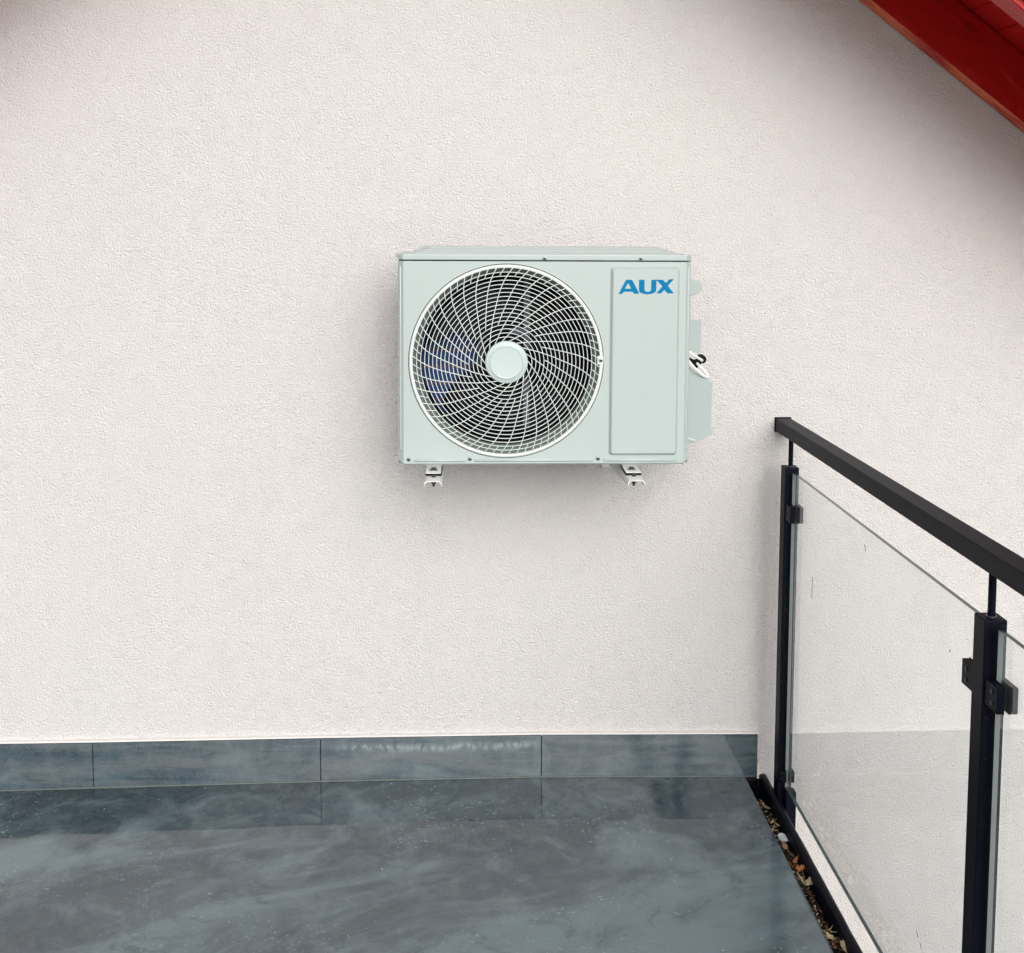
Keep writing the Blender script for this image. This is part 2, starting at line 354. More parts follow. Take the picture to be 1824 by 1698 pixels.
bmesh.ops.remove_doubles(bm, verts=bm.verts[:], dist=1e-5)
finish(bm, 'drip_edge', M['bead'], wall)
bm = bmesh.new(); random.seed(5)
# torn plaster beside the last skirting tile
pts = [(0.7965, 0.03), (0.8, 0.05), (0.8025, 0.03), (0.8075, 0.012), (0.8175, 0.004), (0.815, -0.006), (0.7965, -0.006)]
prism(bm, pts, 1, -0.006, -0.0003)
finish(bm, 'plaster_patch', M['bead'], wall, bevel=0.002)

# skirting
sk = empty('tile_skirting', (0, -0.005, 0), 'low row of dark slate-look skirting tiles along the foot of the wall', 'skirting')
edges = [(-2.2, 0.1205, -0.012), (-1.597, 0.1215, -0.01), (-0.992, 0.122, -0.0028), (-0.3886, 0.1268, 0.0065), (0.2055, 0.128, 0.011), (0.7955, 0.1222, 0.0045)]
for (a, ta, ba), (b, tb, bb) in zip(edges, edges[1:]):
    bm = bmesh.new()
    h = 0.0011
    q = [(a + h, ba), (b - (h if b < 0.7 else 0), bb), (b - (h if b < 0.7 else 0), tb - 0.0008), (a + h, ta - 0.0008)]
    prism(bm, q, 1, -0.0100, -0.0004)
    finish(bm, 'tile', M['tile'], sk, bevel=0.0006)
bm = bmesh.new()
tube(bm, [(x, -0.0105, fz(x) + 0.0005) for x in (-3, -2, -1.237, -0.993, -0.389, -0.1, 0.205, 0.5, 0.79)], [0.0022, 0.0022, 0.0022, 0.0022, 0.0025, 0.003, 0.003, 0.0026, 0.002], 8)
finish(bm, 'sealant_bead', M['grout'], sk, smooth=True)
bm = bmesh.new()
box(bm, -2.2, 0.7950, -0.0065, -0.0003, -0.01, 0.120)
finish(bm, 'joint_grout', M['dark'], sk)

# ------------------------------------------------------------ roof
roof = empty('gable_roof', (AX, -0.3, AZ), 'red stained timber verge of the roof overhanging the wall at upper right', 'roof')
def slope_bar(x0, x1, y0, y1, o0, o1):
    """bar parallel to the roof slope; offsets o are vertical above the soffit line"""
    bm = bmesh.new()
    pts = [(x0, zb(x0) + o0), (x1, zb(x1) + o0), (x1, zb(x1) + o1), (x0, zb(x0) + o1)]
    prism(bm, pts, 1, y0, y1); return bm
def patchy_under(o, side):  # downward faces take the orange-patched wood
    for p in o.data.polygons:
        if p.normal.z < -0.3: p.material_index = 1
for side in (1, -1):
    xe = AX + side * 3.0; xa = AX + side * 0.0005
    a, b = min(xa, xe), max(xa, xe)
    o = finish(slope_bar(a, b, -0.003, -0.058, 0.0, 0.172), 'wall_rafter', None, roof, bevel=0.003, mats=[M['wood'], M['wood_patchy']]); patchy_under(o, side)
    o = finish(slope_bar(a, b, -0.493, -0.560, 0.0, 0.172), 'verge_rafter', M['wood'], roof, bevel=0.003)
    o = finish(slope_bar(a, b, -0.5625, -0.584, 0.022, 0.26), 'bargeboard', M['wood_patchy'], roof, bevel=0.002)
    bm = bmesh.new(); x = 0.03; w = 0.0692
    while x < 2.97:
        x0 = AX + side * (x + 0.0012); x1 = AX + side * (x + w - 0.0012)
        dz = random.uniform(0, 0.0015)
        pts = [(x0, zb(x0) + 0.173 + dz), (x1, zb(x1) + 0.173 + dz), (x1, zb(x1) + 0.195), (x0, zb(x0) + 0.195)]
        prism(bm, pts, 1, -0.0015, -0.558); x += w
    finish(bm, 'soffit_boarding', M['wood'], roof, bevel=0.0015, seg=1)
    o = finish(slope_bar(a, b, 0.3, -0.60, 0.2, 0.27), 'roof_covering', M['roof_top'], roof)

# ------------------------------------------------------------ balcony railing
rail = empty('balcony_railing', (0.84, -1.2, 0), 'black metal balcony railing with clear glass panes at the right terrace edge', 'railing')
bm = bmesh.new(); box(bm, 0.8255, 0.8665, -3.9, -0.0035, 0.9562, 0.9908)
finish(bm, 'handrail', M['black'], rail, bevel=0.0022)
bm = bmesh.new(); box(bm, 0.8235, 0.8685, -0.0032, -0.0004, 0.9535, 0.9935)
finish(bm, 'wall_flange', M['black'], rail, bevel=0.0008)
posts = [(-0.0755, -0.1155), (-1.2163, -1.2563), (-2.357, -2.397), (-3.5, -3.54)]
for (ya, yb) in posts:
    bm = bmesh.new(); box(bm, 0.8232, 0.8598, yb, ya, -0.25, 0.88)
    po = finish(bm, 'post', M['black'], rail, bevel=0.0018)
    ym = (ya + yb) / 2
    bm = bmesh.new(); cyl(bm, (0.8425, ym, 0), 0.0062, 0.8802, 0.9560, 2, 20); 
    finish(bm, 'handrail_pin', M['black'], rail, smooth=False)
    bm = bmesh.new(); lathe(bm, [(0.0064, 0.8802), (0.0085, 0.8802), (0.0085, 0.8816), (0.0064, 0.8816)], (0.8425, ym, 0), 2, 20, False)
    finish(bm, 'weld_ring', M['zinc'], rail)
    # base flange fixing the post to the slab edge
    bm = bmesh.new(); box(bm, 0.8375, 0.8655, yb - 0.030, yb - 0.0005, -0.085, 0.026)
    finish(bm, 'base_bracket', M['black'], rail, bevel=0.003)
def clamp(y0, y1, z0, z1, parent_first=True):
    """glass clamp: two cheeks, a back and two screws; y0 touches the post"""
    bm = bmesh.new()
    s_ = 1 if y1 > y0 else -1
    ys_ = sorted((y0, y1)); yb_ = sorted((y0, y0 + s_ * 0.006))
    box(bm, 0.8262, 0.8378, ys_[0], ys_[1], z0, z1)
    box(bm, 0.8482, 0.8600, ys_[0], ys_[1], z0, z1)
    box(bm, 0.8380, 0.8480, yb_[0], yb_[1], z0 + 0.0005, z1 - 0.0005)
    c_ = finish(bm, 'glass_clamp', M['black'], rail, bevel=0.0012)
    for dz in ((z1 - z0) * 0.28, (z1 - z0) * 0.72):
        bm = bmesh.new(); lathe(bm, [(0.0038, -0.0008), (0.0038, 0.001), (0.0022, 0.001), (0.0022, 0.0006), (0, 0.0006)], (0.8254, (y0 + y1) / 2 + s_ * 0.004, z0 + dz), 0, 14)
        s1 = finish(bm, 'screw', M['bolt']); s1.parent = c_
    # rubber insert
    bm = bmesh.new(); box(bm, 0.8379, 0.8386, ys_[0] + 0.001, ys_[1] - 0.001, z0 - 0.0015, z1 + 0.0015); box(bm, 0.8474, 0.8481, ys_[0] + 0.001, ys_[1] - 0.001, z0 - 0.0015, z1 + 0.0015)
    s2 = finish(bm, 'rubber_insert', M['rubber']); s2.parent = c_
for i, (ya, yb) in enumerate(posts):
    for z0, h_, d_ in ((0.745, 0.042, 0.044), (0.050, 0.030, 0.026)):
        if i > 0: clamp(ya + 0.0003, ya + d_, z0, z0 + h_)
        clamp(yb - 0.0003, yb - d_, z0, z0 + h_)
SCR = [(-0.3156, 0.6554, -0.3156, 0.6025), (-0.6649, 0.835, -0.6727, 0.8229), (-0.9986, 0.1963, -1.0045, 0.1892), (-1.0152, 0.1865, -1.0211, 0.1784), (-1.0965, 0.7723, -1.0969, 0.7674)]
for (p0, p1) in zip(posts, posts[1:]):
    y0, y1 = p0[1] - 0.014, p1[0] + 0.014
    bm = bmesh.new(); fs = box(bm, 0.8388, 0.8472, y1, y0, 0.034, 0.8695)
    fs[0].material_index = 1; fs[1].material_index = 1; fs[2].material_index = 1; fs[4].material_index = 2
    gp = finish(bm, 'glass_pane', None, rail, mats=[M['pane'], M['glass_edge'], M['glass_end']])
    if p0 is posts[0]:
        for (ya_, za_, yb_, zb_) in SCR:
            bm = bmesh.new(); prism(bm, [(ya_ - 0.0016, za_), (ya_ + 0.0016, za_), (yb_ + 0.0016, zb_), (yb_ - 0.0016, zb_)], 0, 0.8384, 0.8386)
            finish(bm, 'scratch', M['bolt'], gp)

# ------------------------------------------------------------ drain channel
dr = empty('drain_channel', (0.79, -2, -0.03), 'narrow black drainage channel between the tiled floor and the railing', 'drain channel')
bm = bmesh.new()
box(bm, 0.7632, 0.8022, -5.0, -0.0005, -0.0722, -0.0700)
box(bm, 0.7632, 0.7645, -5.0, -0.0005, -0.0698, -0.004)
box(bm, 0.7648, 0.8018, -0.0045, -0.0007, -0.0698, -0.004)
finish(bm, 'channel_lining', M['membrane'], dr)
bm = bmesh.new()
# rim with a rounded top: profile swept along y
pr = [(0.8024, -0.0715), (0.8024, 0.003)] + [(0.8024 + 0.0098 - 0.0098 * math.cos(a), 0.003 + 0.0085 * math.sin(a)) for a in [PI * t / 8 for t in range(1, 8)]] + [(0.8222, 0.003), (0.8222, -0.0715)]
rows = []
yy = [-0.004, -0.0065, -0.012] + [-0.05 * j for j in range(1, 101)]
random.seed(3)
for i, y in enumerate(yy):
    s_ = (0.0, 0.7, 1.0)[i] if i < 3 else 1.0
    jx, jz = (random.uniform(-0.0006, 0.0006), random.uniform(-0.0006, 0.0006)) if i > 3 else (0, 0)
    rows.append([bm.verts.new((x + jx, y, (z if z < 0.0031 else 0.003 + (z - 0.003) * s_) + jz)) for x, z in pr])
for A, B in zip(rows, rows[1:]):
    for k_ in range(len(pr) - 1): bm.faces.new((A[k_], A[k_ + 1], B[k_ + 1], B[k_]))
bm.faces.new(rows[0]); bm.faces.new(rows[-1][::-1])
finish(bm, 'rim', M['black'], dr, smooth=True)
bm = bmesh.new(); box(bm, 0.7608, 0.7628, -5.0, -0.0135, -0.012, 0.0014)
finish(bm, 'edge_trim', M['grout'], dr)

# wet litter lying in the channel
bm = bmesh.new(); random.seed(11)
nx, ny = 7, 260
gr = []
for j in range(ny):
    y = -0.03 - j * 0.0075
    gr.append([bm.verts.new((0.7650 + i * (0.8010 - 0.7650) / (nx - 1), y, -0.036 + random.uniform(-0.0035, 0.0035) + 0.004 * math.sin(y * 31) + 0.004 * math.sin(y * 13 + 1) - (0.012 if j < 3 else 0))) for i in range(nx)])
for j in range(ny - 1):
    for i in range(nx - 1): bm.faces.new((gr[j][i], gr[j][i + 1], gr[j + 1][i + 1], gr[j + 1][i]))
for _ in range(620):
    x = random.uniform(0.767, 0.799); y = -0.09 - random.random() ** 1.0 * 1.3; z = -0.031 + random.uniform(0, 0.006)
    a = random.uniform(0, PI); L = random.uniform(0.002, 0.008); w_ = random.uniform(0.0008, 0.003)
    u = Vector((math.cos(a), math.sin(a), random.uniform(-.4, .4))); v = Vector((-math.sin(a), math.cos(a), random.uniform(-.4, .4)))
    c = Vector((x, y, z))
    bm.faces.new([bm.verts.new(c + u * L * p + v * w_ * q) for p, q in ((-1, -0.6), (0.1, -1), (1, 0.1), (0.2, 1), (-0.8, 0.7))])
for f in bm.faces:
    if len(f.verts) == 5: f.material_index = random.choice((0, 0, 0, 0, 1, 1, 2, 2, 3, 4, 5, 5))
tag(finish(bm, 'wet_leaf_litter', None, mats=[M['litter'], M['leaf_brown'], M['leaf_gold'], M['leaf_rust'], M['leaf_pink'], M['leaf_cream']]), 'dark wet leaf litter lying along the bottom of the drain channel', 'litter', kind='stuff')
# small pale stones/droplets are part of the channel's own wetness: separate leaves next
def leaf(x, y, z, L, w_, rot, mat, label, curl=0.4, tilt=0.2, lobes=0.25, seed=0, name='fallen_leaf', cat='leaf', group='dry leaves in the drain channel'):
    rnd = random.Random(seed); bm = bmesh.new(); n_ = 12; rows = []
    for i in range(n_ + 1):
        t = i / n_; hw = w_ * (math.sin(PI * min(1, t * 0.96 + 0.03)) ** 0.8) * (1 + 0.45 * math.sin(i * 2.4 + seed)) * rnd.uniform(0.55, 1.15)
        px = (t - 0.5) * L; zc = curl * L * (t - 0.5) ** 2 + 0.002 * math.sin(t * 6 + seed)
        rows.append([Vector((px + rnd.uniform(-.0004, .0004), s_ * hw, zc + s_ * hw * 0.5 + abs(s_) * hw * 0.25)) for s_ in (-1, -0.5, 0, 0.5, 1)])
    Rm = Matrix.Rotation(rot, 4, 'Z') @ Matrix.Rotation(tilt, 4, 'X')
    vv = [[bm.verts.new(Rm @ p) for p in r] for r in rows]
    for A, B in zip(vv, vv[1:]):
        for k_ in range(4): bm.faces.new((A[k_], A[k_ + 1], B[k_ + 1], B[k_]))
    tube(bm, [Rm @ Vector((0.5 * L, 0, curl * L * .25)), Rm @ Vector((0.66 * L, 0.001, curl * L * .3 + 0.001)), Rm @ Vector((0.85 * L, 0.003, curl * L * .3 + 0.003))], 0.0006, 5)
    o = finish(bm, name, mat, smooth=True); o.location = (x, y, z)
    sm = o.modifiers.new('thick', 'SOLIDIFY'); sm.thickness = 0.0004
    return tag(o, label, cat, group)
LV = [
 (0.7885, -0.133, -0.020, 0.034, 0.0085, 1.9, 'leaf_cream', 'pale cream leaf nearest the wall in the drain channel'),
 (0.7885, -0.201, -0.022, 0.020, 0.0030, 0.5, 'leaf_gold', 'thin curled yellow leaf between two others near the wall end of the channel'),
 (0.7790, -0.245, -0.021, 0.024, 0.0070, 2.4, 'leaf_gold', 'golden leaf touching the pale chip on its wall side'),
 (0.7860, -0.325, -0.018, 0.024, 0.0065, 1.2, 'leaf_pink', 'dull pinkish leaf just in front of the pale chip'),
 (0.7885, -0.362, -0.017, 0.030, 0.0055, 1.7, 'leaf_rust', 'narrow rusty leaf at the wall side of the orange leaf cluster'),
 (0.7910, -0.395, -0.015, 0.026, 0.0050, 0.8, 'leaf_rust', 'bright orange curled leaf in the middle of the orange cluster'),
 (0.7850, -0.412, -0.016, 0.022, 0.0060, 2.6, 'leaf_rust', 'broad rust leaf against the tile edge in the orange cluster'),
 (0.7930, -0.428, -0.014, 0.026, 0.0065, 0.2, 'leaf_rust', 'round orange-brown leaf at the front of the orange cluster'),
 (0.7930, -0.452, -0.017, 0.018, 0.0030, 1.4, 'leaf_pink', 'thin pink-brown leaf between the orange cluster and the cream leaves'),
 (0.7845, -0.487, -0.016, 0.036, 0.0075, 1.9, 'leaf_cream', 'ragged cream leaf against the tile edge in front of the orange cluster'),
 (0.7960, -0.490, -0.013, 0.036, 0.0085, 1.1, 'leaf_cream', 'folded cream leaf beside the channel rim in front of the orange cluster'),
 (0.7880, -0.528, -0.019, 0.026, 0.0080, 2.0, 'leaf_brown', 'dark wet brown leaf in front of the two cream leaves'),
 (0.7870, -0.655, -0.020, 0.024, 0.0060, 1.3, 'leaf_brown', 'small brown leaf behind the little pale twig'),
 (0.7835, -0.688, -0.016, 0.028, 0.0095, 2.1, 'leaf_cream', 'broad cream leaf against the tile edge near the bottom of the picture'),
 (0.7955, -0.700, -0.018, 0.026, 0.0070, 0.3, 'leaf_brown', 'brown ragged leaf beside the rim near the bottom of the picture'),
 (0.7965, -0.730, -0.012, 0.034, 0.0110, 1.2, 'leaf_cream', 'large pale leaf beside the rim at the very bottom of the picture'),
]
for i, a in enumerate(LV):
    leaf(a[0], a[1], a[2], a[3], a[4], a[5], M[a[6]], a[7], seed=i * 3 + 1, tilt=random.uniform(-.35, .35), curl=random.uniform(.2, .9))
bm = bmesh.new()
tube(bm, [(0, 0, 0), (0.006, -0.006, 0.004), (0.010, -0.016, 0.006), (0.017, -0.022, 0.009)], [0.0008, 0.0009, 0.0007, 0.0004], 6)
tube(bm, [(0.006, -0.006, 0.004), (0.012, -0.004, 0.008), (0.016, 0.002, 0.010)], [0.0007, 0.0006, 0.0004], 6)
tube(bm, [(0.010, -0.016, 0.006), (0.004, -0.022, 0.008)], [0.0007, 0.0004], 6)
o = finish(bm, 'twig', M['leaf_cream'], smooth=True); o.location = (0.781, -0.657, -0.019)
tag(o, 'tiny pale forked twig in the channel behind the broad cream leaf', 'twig')
bm = bmesh.new(); prism(bm, [(-0.008, -0.014), (0.007, -0.016), (0.011, 0.006), (0.005, 0.015), (-0.006, 0.013), (-0.010, 0.002)], 2, 0, 0.006)
o = finish(bm, 'plastic_chip', M['chip'], bevel=0.0018); o.location = (0.7915, -0.281, -0.0225); o.rotation_euler = (0.12, -0.25, 0.25)
tag(o, 'pale bluish-white chip lying among the leaves in the drain channel', 'chip')

# ------------------------------------------------------------ air conditioner
ac = empty('air_conditioner', (0.18, -0.275, 0.944), 'white air conditioner outdoor unit with round fan grille mounted on the wall', 'air conditioner')
F = -0.400
X0, X1, Z0, Z1 = -0.1555, 0.5150, 0.9512, 1.4205
CX, CZ, HR = 0.0915, 1.1905, 0.2236
# casing: sides, bottom, back, all behind the front panel
bm = bmesh.new()
box(bm, X0, X0 + 0.0012, -0.386, -0.150, 0.9525, 1.4200)
box(bm, X1 - 0.0012, X1, -0.386, -0.150, 0.9525, 1.4200)
box(bm, X0 + 0.0014, X1 - 0.0014, -0.386, -0.150, 0.9525, 0.9545)
box(bm, 0.322, X1 - 0.0014, -0.1525, -0.1505, 0.956, 1.4180)
box(bm, 0.3195, 0.3210, -0.385, -0.154, 0.956, 1.4180)       # partition between fan and compressor
finish(bm, 'casing', M['body2'], ac)
# front panel with a round hole
bm = bmesh.new()
xl, xr, zl, zh = X0 + 0.0125, X1 - 0.0125, Z0 + 0.0035, Z1 - 0.0012
angs = [2 * PI * i / 120 for i in range(120)]
for cx_, cz_ in ((xl, zl), (xr, zl), (xr, zh), (xl, zh)): angs.append(math.atan2(cz_ - CZ, cx_ - CX) % (2 * PI))
angs = sorted(set(round(a, 6) for a in angs))
inner, outer, back = [], [], []
for a in angs:
    c_, s_ = math.cos(a), math.sin(a)
    ts = []
    if c_ > 1e-9: ts.append((xr - CX) / c_)
    if c_ < -1e-9: ts.append((xl - CX) / c_)
    if s_ > 1e-9: ts.append((zh - CZ) / s_)
    if s_ < -1e-9: ts.append((zl - CZ) / s_)
    t = min(ts)
    outer.append(bm.verts.new((CX + t * c_, F, CZ + t * s_)))
    inner.append(bm.verts.new((CX + HR * c_, F, CZ + HR * s_)))
    back.append(bm.verts.new((CX + (HR + 0.0008) * c_, F + 0.006, CZ + (HR + 0.0008) * s_)))
n_ = len(angs)
for i in range(n_):
    j = (i + 1) % n_
    bm.faces.new((inner[i], outer[i], outer[j], inner[j])); bm.faces.new((back[i], inner[i], inner[j], back[j]))
# chamfered edges folding back to the sides
def strip(P, Q):
    P = [bm.verts.new(p) for p in P]; Q = [bm.verts.new(p) for p in Q]
    for i in range(len(P) - 1): bm.faces.new((P[i], P[i + 1], Q[i + 1], Q[i]))
cyb = -0.3865
strip([(xl, F, zl), (xl, F, zh)], [(X0 - 0.0003, cyb, zl + 0.006), (X0 - 0.0003, cyb, zh)])
strip([(X0 - 0.0003, cyb, zl + 0.006), (X0 - 0.0003, cyb, zh)], [(X0 - 0.0003, cyb + 0.03, zl + 0.006), (X0 - 0.0003, cyb + 0.03, zh)])
strip([(xr, F, zl), (xr, F, zh)], [(X1 + 0.0003, cyb, zl + 0.006), (X1 + 0.0003, cyb, zh)])
strip([(X1 + 0.0003, cyb, zl + 0.006), (X1 + 0.0003, cyb, zh)], [(X1 + 0.0003, cyb + 0.03, zl + 0.006), (X1 + 0.0003, cyb + 0.03, zh)])
strip([(xl, F, zl), (xr, F, zl)], [(xl + 0.001, F + 0.0035, Z0), (xr - 0.001, F + 0.0035, Z0)])
strip([(xl + 0.001, F + 0.0035, Z0), (xr - 0.001, F + 0.0035, Z0)], [(X0, cyb + 0.02, Z0), (X1, cyb + 0.02, Z0)])
f1 = [bm.verts.new(p) for p in ((xl, F, zl), (xl + 0.001, F + 0.0035, Z0), (X0 - 0.0003, cyb, zl + 0.006))]; bm.faces.new(f1)
f1 = [bm.verts.new(p) for p in ((xr, F, zl), (xr - 0.001, F + 0.0035, Z0), (X1 + 0.0003, cyb, zl + 0.006))]; bm.faces.new(f1)
bmesh.ops.remove_doubles(bm, verts=bm.verts[:], dist=1e-6)
fp = finish(bm, 'front_panel', M['body'], ac)
# pressed ribs: low along the bottom and in the side chamfers
bm = bmesh.new()
for a, b in ((-0.120, 0.0005), (0.0185, 0.2935), (0.3155, 0.4890)):
    tube(bm, [(a, F + 0.0008, 0.9618), (a + 0.003, F + 0.0002, 0.9618), (b - 0.003, F + 0.0002, 0.9618), (b, F + 0.0008, 0.9618)], [0.0014, 0.0036, 0.0036, 0.0014], 10)
for s_, x_ in ((-1, X0 + 0.0055), (1, X1 - 0.0055)):
    tube(bm, [(x_, -0.3925, 0.983), (x_, -0.3932, 0.988), (x_, -0.3932, 1.404), (x_, -0.3925, 1.409)], [0.0008, 0.0022, 0.0022, 0.0008], 10)
finish(bm, 'pressed_rib', M['body'], fp, smooth=True)
# lid
bm = bmesh.new()
pl = [(X0 - 0.0012, cyb + 0.0), (X0 + 0.0115, F - 0.0028), (X1 - 0.0115, F - 0.0028), (X1 + 0.0012, cyb + 0.0), (X1 + 0.0012, -0.149), (X0 - 0.0012, -0.149)]
prism(bm, pl, 2, 1.4218, 1.4352)
finish(bm, 'top_lid', M['body'], ac, bevel=0.0022, seg=3)
bm = bmesh.new()
def plateau(x0, x1, y0, y1, z0, z1, c0, ins):
    o_ = [(x0 + c0, y0), (x1 - c0, y0), (x1, y0 + c0), (x1, y1), (x0, y1), (x0, y0 + c0)]
    i_ = [(x0 + c0 + ins, y0 + ins), (x1 - c0 - ins, y0 + ins), (x1 - ins, y0 + c0 + ins), (x1 - ins, y1 - ins * .3), (x0 + ins, y1 - ins * .3), (x0 + ins, y0 + c0 + ins)]
    A = [bm.verts.new((p[0], p[1], z0)) for p in o_]; B = [bm.verts.new((p[0], p[1], z1)) for p in i_]
    for i in range(6): bm.faces.new((A[i], A[(i + 1) % 6], B[(i + 1) % 6], B[i]))
    bm.faces.new(B); bm.faces.new(A[::-1])
plateau(-0.135, 0.497, -0.372, -0.155, 1.4350, 1.4405, 0.02, 0.008)
plateau(-0.118, 0.478, -0.345, -0.165, 1.4403, 1.4455, 0.02, 0.006)
plateau(-0.110, 0.470, -0.300, -0.170, 1.4453, 1.4500, 0.02, 0.006)
lidp = finish(bm, 'lid_pressing', M['body'], ac, bevel=0.0012)
bm = bmesh.new(); box(bm, X0 - 0.0105, X0 - 0.0015, -0.330, -0.300, 1.4260, 1.4345)
finish(bm, 'lid_tab', M['body2'], ac, bevel=0.0012)
# collar and interior
bm = bmesh.new()
prc = [(0.2250, F + 0.0065), (0.2205, F + 0.009), (0.2110, F + 0.018), (0.2040, F + 0.028), (0.2005, F + 0.040), (0.1995, F + 0.046)]
lathe(bm, prc, (CX, 0, CZ), 1, 96, False)
prc2 = [(r + 0.0015, y) for r, y in prc]
lathe(bm, prc2[::-1], (CX, 0, CZ), 1, 96, False)
finish(bm, 'fan_collar', M['collar'], ac, smooth=True)
bm = bmesh.new(); lathe(bm, [(0.2000, F + 0.0465), (0.1985, F + 0.08), (0.2010, F + 0.135), (0.2030, F + 0.135), (0.2010, F + 0.08), (0.2020, F + 0.0465)], (CX, 0, CZ), 1, 96, False)
finish(bm, 'fan_shroud', M['dark'], ac, smooth=True)
bm = bmesh.new()
box(bm, X0 + 0.0016, X0 + 0.026, -0.375, -0.156, 0.957, 1.4175)
finish(bm, 'side_coil', M['coil'], ac)
bm = bmesh.new(); box(bm, X0 + 0.0016, 0.3185, -0.1765, -0.154, 0.957, 1.4175)
finish(bm, 'coil', M['coil'], ac)
bm = bmesh.new(); box(bm, X0 + 0.0270, 0.3180, -0.385, -0.178, 0.9548, 0.9560); box(bm, X0 + 0.0270, 0.3180, -0.385, -0.178, 1.4180, 1.4190); box(bm, 0.3175, 0.3190, -0.385, -0.178, 0.9570, 1.4170)
finish(bm, 'inner_shell', M['dark'], ac)
bm = bmesh.new()
box(bm, 0.028, 0.043, -0.215, -0.205, 0.958, 1.416); box(bm, 0.140, 0.155, -0.215, -0.205, 0.958, 1.416)
box(bm, 0.044, 0.139, -0.214, -0.206, 1.13, 1.145); box(bm, 0.044, 0.139, -0.214, -0.206, 1.235, 1.25)
mo = finish(bm, 'motor_bracket', M['strut'], ac)
bm = bmesh.new(); box(bm, 0.0500, 0.3170, -0.190, -0.188, 0.958, 1.416)
finish(bm, 'added_dark_sheet', M['dark'], ac)  # dark sheet added over the coil so the fan interior looks shaded
bm = bmesh.new(); cyl(bm, (CX, 0, CZ), 0.045, -0.2635, -0.2155, 1, 32); finish(bm, 'fan_motor', M['collar'], ac, bevel=0.003)
# fan: hub and three broad scimitar blades
bm = bmesh.new(); lathe(bm, [(0.0, -0.338), (0.030, -0.336), (0.044, -0.326), (0.047, -0.268), (0.043, -0.268)], (CX, 0, CZ), 1, 40)
fan = finish(bm, 'fan', M['fan'], ac, smooth=True)
for b_ in range(3):
    bm = bmesh.new(); rows = []
    base = math.radians(226 + 120 * b_)
    for i in range(11):
        t = i / 10; r = 0.044 + (0.192 - 0.044) * t
        span = math.radians(54 + 20 * t); lead = base + math.radians(30) * t ** 1.4
        row = []
        for j in range(13):
            s_ = j / 12; a = lead - span * s_ + span * 0.5
            y = -0.322 + 0.062 * s_ * (0.75 + 0.25 * t) + 0.006 * math.sin(s_ * PI)
            row.append(bm.verts.new((CX + r * math.cos(a), y, CZ + r * math.sin(a))))
        rows.append(row)
    for A, B in zip(rows, rows[1:]):
        for k_ in range(12): bm.faces.new((A[k_], A[k_ + 1], B[k_ + 1], B[k_]))
    bl = finish(bm, 'fan_blade', M['fan'], fan, smooth=True)
    sm = bl.modifiers.new('thick', 'SOLIDIFY'); sm.thickness = 0.003
# grille
PX = 0.001283
def gy(r): return F - 0.0035 - 0.0125 * (1 - (r / 0.2135) ** 2) ** 1.0 if r < 0.2135 else F - 0.0035
bm = bmesh.new()
for i in range(17):
    r = (45.0 + 7.15 * i) * PX; y = gy(r) + 0.0015
    tube(bm, [(CX + r * math.cos(2 * PI * k_ / 120), y, CZ + r * math.sin(2 * PI * k_ / 120)) for k_ in range(120)], 0.00102, 6, True, 1.8)
PHI = [(36, 68), (38, 63), (42, 55), (47, 48.5), (54, 42), (62, 36.5), (70, 31.8), (78, 28.4), (93, 23.0), (108, 19.2), (123, 16.2), (139, 13.0), (154, 9.6), (167.5, 6.2)]
def phi(r):
    for (a, pa), (b, pb) in zip(PHI, PHI[1:]):
        if r <= b: return pa + (pb - pa) * (r - a) / (b - a)
    return PHI[-1][1]
def spoke(off, r0, r1, rad, ns):
    pts = []
    for i in range(ns + 1):
        r = r0 + (r1 - r0) * i / ns; a = math.radians(phi(r) + off); R_ = r * PX
        pts.append((CX + R_ * math.cos(a), gy(R_) - 0.0002, CZ + R_ * math.sin(a)))
    tube(bm, pts, rad, 6, False, 1.8)
for k_ in range(36):
    spoke(k_ * 10, 37.5 if k_ % 2 == 0 else 66.4, 168.0, 0.00108, 24 if k_ % 2 == 0 else 18)
    spoke(k_ * 10 - 5, 152.2, 168.0, 0.00095, 4)
gri = finish(bm, 'fan_grille', M['plastic'], ac, smooth=True)
def sub(o): return o
bm = bmesh.new()
lathe(bm, [(0.2135, F + 0.002), (0.2135, F - 0.0030), (0.2148, F - 0.0050), (0.2185, F - 0.0056), (0.2210, F - 0.0040), (0.2218, F - 0.001), (0.2218, F + 0.003)], (CX, 0, CZ), 1, 144, False)
sub(finish(bm, 'outer_ring', M['plastic'], gri, smooth=True))
bm = bmesh.new()
yh = gy(0.03) - 0.003
lathe(bm, [(0.0, yh + 0.0002), (0.034, yh + 0.0002), (0.0352, yh + 0.0001), (0.0362, yh - 0.0008), (0.0372, yh - 0.0008), (0.0378, yh + 0.0004), (0.0450, yh + 0.0002), (0.0476, yh + 0.0012), (0.0486, yh + 0.0035), (0.0486, yh + 0.0115)], (CX, 0, CZ), 1, 96, False)
o = sub(finish(bm, 'hub_cap', M['cap'], gri, smooth=True))
